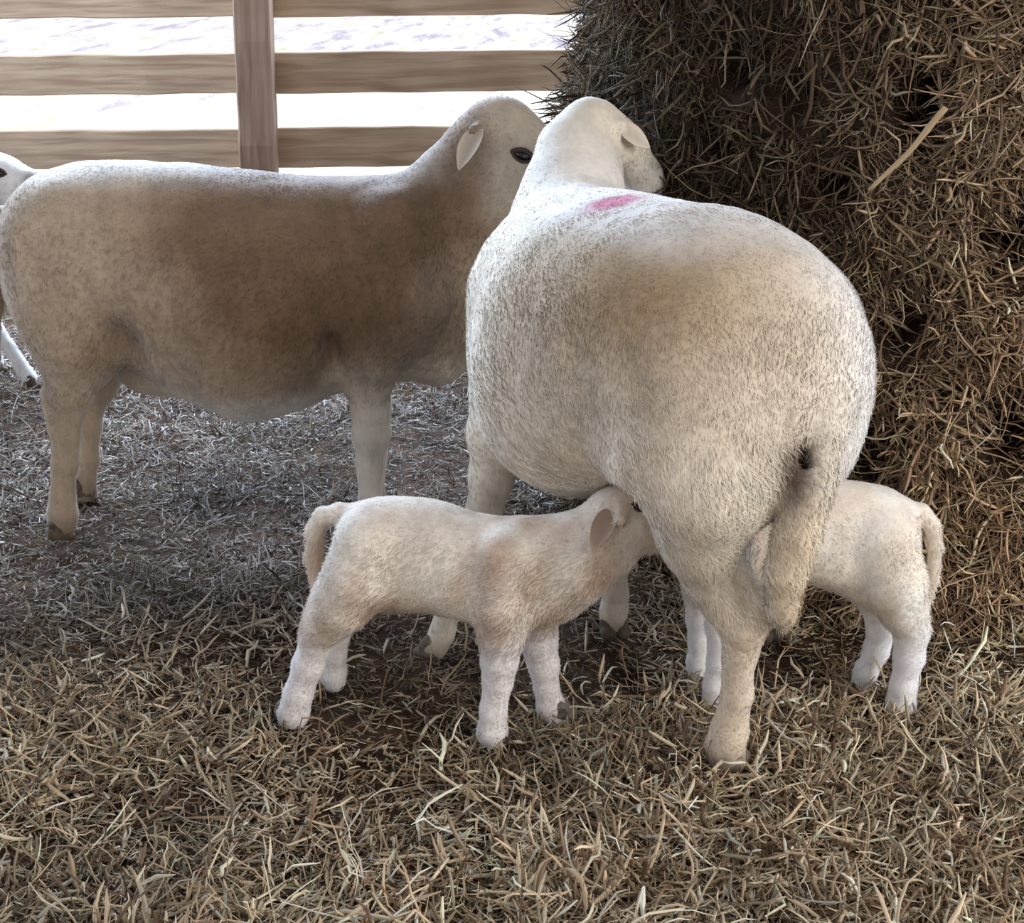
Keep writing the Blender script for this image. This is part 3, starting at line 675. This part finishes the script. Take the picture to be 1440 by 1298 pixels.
# ================================================================== straw bedding
def bedding():
    sets = []
    pal = np.array([lin(214, 192, 156), lin(196, 170, 134), lin(172, 146, 114), lin(146, 118, 88), lin(232, 216, 184), lin(160, 146, 118), lin(196, 190, 172), lin(104, 76, 58)])
    gry = np.array([lin(206, 200, 200), lin(176, 170, 172), lin(146, 134, 130), lin(118, 100, 90), lin(222, 218, 222), lin(166, 150, 128), lin(130, 114, 104), lin(96, 76, 64)])  # bluish greys paint the back skylight into the mid-left straw
    n = 185000
    # sample evenly in the view wedge plus margins
    y = 1.0+(5.2-1.0)*rng.random(n)**1.3; x = (rng.random(n)*2-1)*(.36*y+.62)+.05
    p2 = np.stack([x, y, x*0], 1)
    dn = noise(p2, 5, 30)+.5*noise(p2, 12, 31)
    near = sstep(2.6, 1.9, y)
    right = sstep(-.2, .6, x+0*y)
    keep = rng.random(n) < np.clip(.46+.75*dn+.22*near+.1*right, .10, 1)
    keep &= ((x-BC[0])**2+(y-BC[1])**2) > (BR-.1)**2
    x, y, near, right, p2, dn = [a[keep] for a in (x, y, near, right, p2, dn)]; n = len(x)
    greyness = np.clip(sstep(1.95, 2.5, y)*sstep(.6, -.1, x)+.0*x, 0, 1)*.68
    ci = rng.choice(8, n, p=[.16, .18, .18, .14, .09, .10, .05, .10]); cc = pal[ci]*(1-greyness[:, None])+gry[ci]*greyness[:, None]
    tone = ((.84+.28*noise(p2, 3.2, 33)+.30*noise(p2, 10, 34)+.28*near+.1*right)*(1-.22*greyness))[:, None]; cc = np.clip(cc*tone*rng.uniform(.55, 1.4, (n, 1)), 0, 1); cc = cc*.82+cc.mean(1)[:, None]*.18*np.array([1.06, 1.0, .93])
    d = rng.normal(size=(n, 3)); d[:, 2] = rng.normal(size=n)*.22+.10
    L = rng.gamma(2.6, .0135, n)+.012; L = np.clip(L, .012, .14)*(1-.3*greyness)
    rad = np.clip(rng.gamma(2.4, .00060, n)+.0005, .0006, .0042)*(1-.2*greyness)
    base = np.stack([x, y, gh(x, y)+rng.random(n)**1.5*(.008+.022*near*np.clip(dn+.6, 0, 1.5))], 1)
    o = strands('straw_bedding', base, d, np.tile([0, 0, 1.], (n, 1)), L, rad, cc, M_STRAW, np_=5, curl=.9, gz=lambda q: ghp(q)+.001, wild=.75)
    # fine trodden chaff between the longer stalks, in the same tangle
    n = 100000; y = 1.0+(4.6-1.0)*rng.random(n)**1.15; x = (rng.random(n)*2-1)*(.36*y+.6)+.05; keep = ((x-BC[0])**2+(y-BC[1])**2) > (BR-.08)**2; x, y = x[keep], y[keep]; n = len(x)
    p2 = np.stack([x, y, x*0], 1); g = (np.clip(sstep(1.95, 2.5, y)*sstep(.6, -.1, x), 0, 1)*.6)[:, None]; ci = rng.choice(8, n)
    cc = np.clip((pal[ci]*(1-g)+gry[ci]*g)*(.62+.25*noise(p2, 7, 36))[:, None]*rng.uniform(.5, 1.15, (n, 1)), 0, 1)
    d = rng.normal(size=(n, 3)); d[:, 2] *= .15
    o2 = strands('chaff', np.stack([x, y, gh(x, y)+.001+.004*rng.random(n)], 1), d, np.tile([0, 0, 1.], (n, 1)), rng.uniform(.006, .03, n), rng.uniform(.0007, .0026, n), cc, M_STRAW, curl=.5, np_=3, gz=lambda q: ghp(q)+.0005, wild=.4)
    o2.parent = o; o2['kind'] = 'stuff'
    tag(o, 'loose tangled straw bedding spread over the barn floor', 'straw', kind='stuff')
bedding()

# ================================================================== hay bale
def bale():
    root_label = 'big round bale of brown hay standing on the floor right of the ewes'
    # lumpy core: upright cylinder
    nu, nv = 260, 110; th = np.linspace(0, 2*math.pi, nu, endpoint=False); zz = np.linspace(-.01, 1.32, nv)
    T, Z = np.meshgrid(th, zz, indexing='ij')
    holes = []
    def rr(T, Z):
        p = np.stack([np.cos(T)*.8, np.sin(T)*.8, Z], -1).reshape(-1, 3)
        d = .035*noise(p, 4, 40)+.022*noise(p, 9, 41)+.012*noise(p, 22, 42)
        d = d.reshape(T.shape)
        for (ht, hz, wt, wz, dp) in HOLES: d = d-dp*np.exp(-(((T-ht)/wt)**2+((Z-hz)/wz)**2)**1.5)
        flare = .06*sstep(.25, .0, Z)
        return BR-.03+d+flare-.02*sstep(1.15, 1.32, Z)
    def hit(px, py, R=BR):
        d = ray(px, py); a = d[0]**2+d[1]**2; o = C[:2]-BC; bq = o@d[:2]; cq = o@o-R*R; disc = bq*bq-a*cq
        t = (-bq-math.sqrt(max(disc, 0)))/a; q = C+d*t; return (math.atan2(q[1]-BC[1], q[0]-BC[0]) % (2*math.pi)), q[2]
    HOLES = []
    for (px, py, wx, wz, dp) in [(1432, 335, .065, .055, .22), (1425, 600, .07, .07, .22), (1298, 150, .055, .07, .15), (1020, 90, .05, .04, .07), (1265, 470, .05, .05, .08), (1005, 200, .05, .03, .08), (850, 100, .10, .1, .05), (1160, 260, .06, .03, .06), (1100, 140, .05, .04, .05), (1215, 640, .05, .06, .07), (1330, 560, .03, .03, .05)]:
        a, z = hit(px, py); HOLES.append((a, z, wx, wz, dp))
    Rr = rr(T, Z); V = np.stack([BC[0]+np.cos(T)*Rr, BC[1]+np.sin(T)*Rr, Z], -1).reshape(-1, 3)
    i, j = np.meshgrid(np.arange(nu), np.arange(nv-1), indexing='ij'); a = (i*nv+j).ravel(); a2 = (((i+1) % nu)*nv+j).ravel()
    Q = np.stack([a, a2, a2+1, a+1], 1)
    b0 = len(V); V = np.concatenate([V, [[BC[0], BC[1], 1.34]]]); top = np.arange(nu)*nv+nv-1; top2 = np.roll(top, -1)
    Q = np.concatenate([Q, np.stack([top, top2, np.full(nu, b0), np.full(nu, b0)], 1)[:0]])
    cap = np.stack([top[0::2], top2[0::2], np.roll(top[0::2], -1), np.full(nu//2, b0)], 1); Q = np.concatenate([Q, cap])
    corec = np.tile(lin(60, 44, 35), (len(V), 1))*(1+.3*noise(V, 12, 44))[:, None]
    # strands
    n = 105000
    t = rng.uniform(math.pi*.78, math.pi*2.05, n); z = rng.random(n)*1.33
    r = rr(t, z); 
    out = np.stack([np.cos(t), np.sin(t), 0*t], 1); tanv = np.stack([-np.sin(t), np.cos(t), 0*t], 1)
    base = np.stack([BC[0]+out[:, 0]*r, BC[1]+out[:, 1]*r, z], 1)+out*(rng.random(n)**2*.030-.004)[:, None]
    sw = noise(base, 5, 45)*1.2+rng.normal(size=n)*.75         # local combing direction
    sw = np.where(rng.random(n) < .22, rng.uniform(0, 6.3, n), sw)
    d = tanv*np.sin(sw)[:, None]+np.array([0, 0, -1.])*np.cos(sw)[:, None]+out*(rng.normal(size=n)*.16+.02)[:, None]
    L = np.clip(rng.gamma(2.4, .019, n)+.02, .02, .19); rad = np.clip(rng.gamma(2.3, .00058, n)+.0005, .0006, .0042)
    pal = np.array([lin(186, 158, 122), lin(164, 136, 104), lin(138, 110, 84), lin(108, 84, 66), lin(210, 186, 150), lin(146, 132, 98), lin(168, 138, 110), lin(226, 208, 176)])
    cc = pal[rng.choice(8, n, p=[.17, .2, .2, .18, .07, .08, .07, .03])]
    bright = sstep(3.9, 4.75, t)      # lit right face and shaded left side painted into strand colour
    depth = np.zeros(n)  # hole mask; the tone below paints the shade inside into the strands
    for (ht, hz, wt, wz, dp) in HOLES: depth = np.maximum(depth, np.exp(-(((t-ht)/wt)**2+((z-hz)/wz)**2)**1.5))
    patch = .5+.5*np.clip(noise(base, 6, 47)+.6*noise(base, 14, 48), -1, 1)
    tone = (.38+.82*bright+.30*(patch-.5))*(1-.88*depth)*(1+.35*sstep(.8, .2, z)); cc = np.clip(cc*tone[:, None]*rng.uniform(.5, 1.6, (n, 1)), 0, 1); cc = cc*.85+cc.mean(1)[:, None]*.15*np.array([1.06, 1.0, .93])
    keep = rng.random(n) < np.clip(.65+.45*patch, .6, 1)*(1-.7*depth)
    base, d, out, L, rad, cc = [q[keep] for q in (base, d, out, L, rad, cc)]
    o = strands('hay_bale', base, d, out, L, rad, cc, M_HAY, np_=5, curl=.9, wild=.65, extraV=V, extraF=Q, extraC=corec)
    tag(o, root_label, 'hay bale')
    # one thick pale stem leaning across the face
    for (a1, z1), (a2, z2), rd, nm, lb in (((hit(1222, 268, BR+.07)), (hit(1330, 152, BR+.06)), .0045, 'stem', 'long pale straight stem slanting across the hay bale face'),):
        p1 = np.array([BC[0]+math.cos(a1)*(BR+.065), BC[1]+math.sin(a1)*(BR+.065), z1]); p2 = np.array([BC[0]+math.cos(a2)*(BR+.055), BC[1]+math.sin(a2)*(BR+.055), z2])
        ts = np.linspace(0, 1, 14); pts = p1+(p2-p1)*ts[:, None]+np.array([0, 0, 1])*(np.sin(ts*math.pi)*-.006+np.sin(ts*9)*.0015)[:, None]
        V = []; Q = []
        ax = (p2-p1)/np.linalg.norm(p2-p1); s = np.cross(ax, [0, 0, 1]); s /= np.linalg.norm(s); u = np.cross(s, ax)
        for i, p in enumerate(pts):
            rr_ = rd*(1.15 if i in (5, 10) else 1)*(.75+.4*ts[i])
            for k in range(8): V.append(p+(s*math.cos(k*math.pi/4)+u*math.sin(k*math.pi/4))*rr_)
        for i in range(13):
            for k in range(8): Q.append([i*8+k, i*8+(k+1) % 8, i*8+8+(k+1) % 8, i*8+8+k])
        V += [pts[0], pts[-1]]; c0, c1 = len(V)-2, len(V)-1
        T3 = [[c0, (k+1) % 8, k] for k in range(8)]+[[c1, 104+k, 104+(k+1) % 8] for k in range(8)]
        o = npmesh(nm, np.array(V), [np.array(Q), np.array(T3)], M_HAY, None, np.tile(lin(180, 156, 122), (len(V), 1))); o.parent = bpy.data.objects['hay_bale']; o['label'] = lb
bale()

# ================================================================== fence
def wood(name, c1, c2, stretch):
    m, nt, b = new_mat(name); n = nt.nodes; L = nt.links
    tc = n.new('ShaderNodeTexCoord'); mp = n.new('ShaderNodeMapping'); mp.inputs['Scale'].default_value = stretch
    nz = n.new('ShaderNodeTexNoise'); nz.inputs['Scale'].default_value = 3; nz.inputs['Detail'].default_value = 9; nz.inputs['Distortion'].default_value = .6
    n2 = n.new('ShaderNodeTexNoise'); n2.inputs['Scale'].default_value = 2.2; n2.inputs['Detail'].default_value = 3
    cr = n.new('ShaderNodeValToRGB'); cr.color_ramp.elements[0].position = .35; cr.color_ramp.elements[1].position = .65
    cr.color_ramp.elements[0].color = (*c1, 1); cr.color_ramp.elements[1].color = (*c2, 1)
    mx = n.new('ShaderNodeMix'); mx.data_type = 'RGBA'; mx.blend_type = 'MULTIPLY'; mx.inputs[0].default_value = .5
    L.new(tc.outputs['Object'], mp.inputs['Vector']); L.new(mp.outputs[0], nz.inputs['Vector']); L.new(nz.outputs['Fac'], cr.inputs['Fac'])
    L.new(tc.outputs['Object'], n2.inputs['Vector']); L.new(cr.outputs[0], mx.inputs[6]); L.new(n2.outputs['Fac'], mx.inputs[7]); L.new(mx.outputs[2], b.inputs['Base Color'])
    bp = n.new('ShaderNodeBump'); bp.inputs['Strength'].default_value = .4; bp.inputs['Distance'].default_value = .004; L.new(nz.outputs['Fac'], bp.inputs['Height']); L.new(bp.outputs[0], b.inputs['Normal'])
    b.inputs['Roughness'].default_value = .85; b.inputs['Specular IOR Level'].default_value = .2
    return m
M_RAIL = wood('rail_wood', tuple(lin(190, 160, 132)), tuple(lin(230, 202, 172)), (1, 6, 16))
M_POST = wood('post_wood', tuple(lin(160, 130, 112)), tuple(lin(196, 166, 144)), (12, 8, 1))
def board(name, ctr, size, mat, parent, rot=0, bev=.004, segs=14, wob=.001, axis=0):
    """sawn board: bevelled box with slightly wavering edges"""
    sx, sy, sz = [s/2 for s in size]; half = [sx, sy, sz]; o = [i for i in range(3) if i != axis]
    V = []; ts = np.linspace(-1, 1, segs)
    prof = [(-1, -1), (1, -1), (1, 1), (-1, 1)]; P8 = []
    for (a, b_) in prof:
        ha, hb = half[o[0]], half[o[1]]
        if a*b_ > 0: P8 += [(a*ha, b_*(hb-bev)), (a*(ha-bev), b_*hb)]
        else: P8 += [(a*(ha-bev), b_*hb), (a*ha, b_*(hb-bev))]
    for k, t in enumerate(ts):
        w1, w2 = rng.normal()*wob, rng.normal()*wob
        for (a, b_) in P8:
            p = [0, 0, 0]; p[axis] = t*half[axis]; p[o[0]] = a+w1; p[o[1]] = b_+w2; V.append(p)
    Q = [[k*8+i, k*8+(i+1) % 8, k*8+8+(i+1) % 8, k*8+8+i] for k in range(segs-1) for i in range(8)]
    caps = [[i for i in range(8)][::-1], [(segs-1)*8+i for i in range(8)]]
    V = np.array(V, float)
    if axis == 1 or axis == 0 and False: pass
    ob = npmesh(name, V, [np.array(Q), np.array(caps)], mat, None, smooth=False)
    ob.parent = parent; ob.location = np.array(ctr)-np.array(parent.location); ob.rotation_euler = (0, rot, 0)
    import bmesh as _b
    bm = _b.new(); bm.from_mesh(ob.data); _b.ops.recalc_face_normals(bm, faces=bm.faces); bm.to_mesh(ob.data); bm.free()
    return ob
FY = 5.2
fence = empty('wooden_fence', (-.9, FY, 0)); tag(fence, 'weathered brown board fence with one square post behind the ewes', 'fence')
pz = P(360, 100, FY-.1)
board('post', (pz[0]-.01, FY-.075, .60), (.125, .10, 1.32), M_POST, fence, .035, .006, 16, .0015, axis=2)
board('post', (pz[0]+2.45, FY-.075, .60), (.125, .10, 1.32), M_POST, fence, 0, .006, 16, .0015, axis=2)
board('post', (pz[0]-2.45, FY-.075, .60), (.125, .10, 1.32), M_POST, fence, 0, .006, 16, .0015, axis=2)
for yl, yr in ((-5, -8), (104, 101), (209, 206), (312, 309)):
    zl = P(180, yl, FY)[2]; zr = P(560, yr, FY)[2]
    xm = pz[0]; g = .012
    board('rail', (xm-1.22-g, FY, zl), (2.42, .035, .137), M_RAIL, fence, .0, .004, 20, .0015)
    board('rail', (xm+1.22+g, FY+.004, zr), (2.42, .035, .142), M_RAIL, fence, .0, .004, 20, .0015)

# ================================================================== barn roof overhead (gives the shade)
M_ROOF = simple_mat('roof_sheet', tuple(lin(120, 116, 112)), .7, 3, tuple(lin(150, 146, 142)))
rf = grid_mesh('ceiling', -5.0, 5.2, -4.5, 5.0, 12, 12, M_ROOF, lambda x, y: x*0+3.1+.02*np.cos(x*40))
tag(rf, kind='structure')

# ================================================================== light
w = bpy.data.worlds.new('sky'); bpy.context.scene.world = w; w.use_nodes = True; nt = w.node_tree; n = nt.nodes; L = nt.links
bg = n['Background']; tc = n.new('ShaderNodeTexCoord'); sp = n.new('ShaderNodeSeparateXYZ'); L.new(tc.outputs['Generated'], sp.inputs[0])
cr = n.new('ShaderNodeValToRGB'); cr.color_ramp.elements[0].position = .15; cr.color_ramp.elements[0].color = (.66, .62, .58, 1); cr.color_ramp.elements[1].position = .85; cr.color_ramp.elements[1].color = (2.7, 3.2, 4.1, 1)
mr = n.new('ShaderNodeMapRange'); mr.inputs['From Min'].default_value = -1; mr.inputs['From Max'].default_value = 1
L.new(sp.outputs['Y'], mr.inputs['Value']); L.new(mr.outputs[0], cr.inputs['Fac']); L.new(cr.outputs[0], bg.inputs['Color']); bg.inputs['Strength'].default_value = 1.0
sd = bpy.data.lights.new('sun', 'SUN'); sd.energy = 4.0; sd.angle = .01; sd.color = (1, .95, .86); so = bpy.data.objects.new('sun', sd); col.objects.link(so)
so.rotation_euler = Vector((.25, -.55, .80)).to_track_quat('Z', 'Y').to_euler()
def area(name, loc, tgt, size, e, c):
    d = bpy.data.lights.new(name, 'AREA'); d.shape = 'RECTANGLE'; d.size, d.size_y = size; d.energy = e; d.color = c
    o = bpy.data.objects.new(name, d); col.objects.link(o); o.location = loc; o.rotation_euler = (Vector(loc)-Vector(tgt)).to_track_quat('Z', 'Y').to_euler()
area('open_side_light', (4.0, -1.2, 2.3), (.5, 2.2, .3), (3, 2), 185, (1, .97, .93))
area('back_sky_light', (-1.2, 5.1, 1.9), (-.5, 2.6, .6), (4.5, .7), 330, (.58, .76, 1))
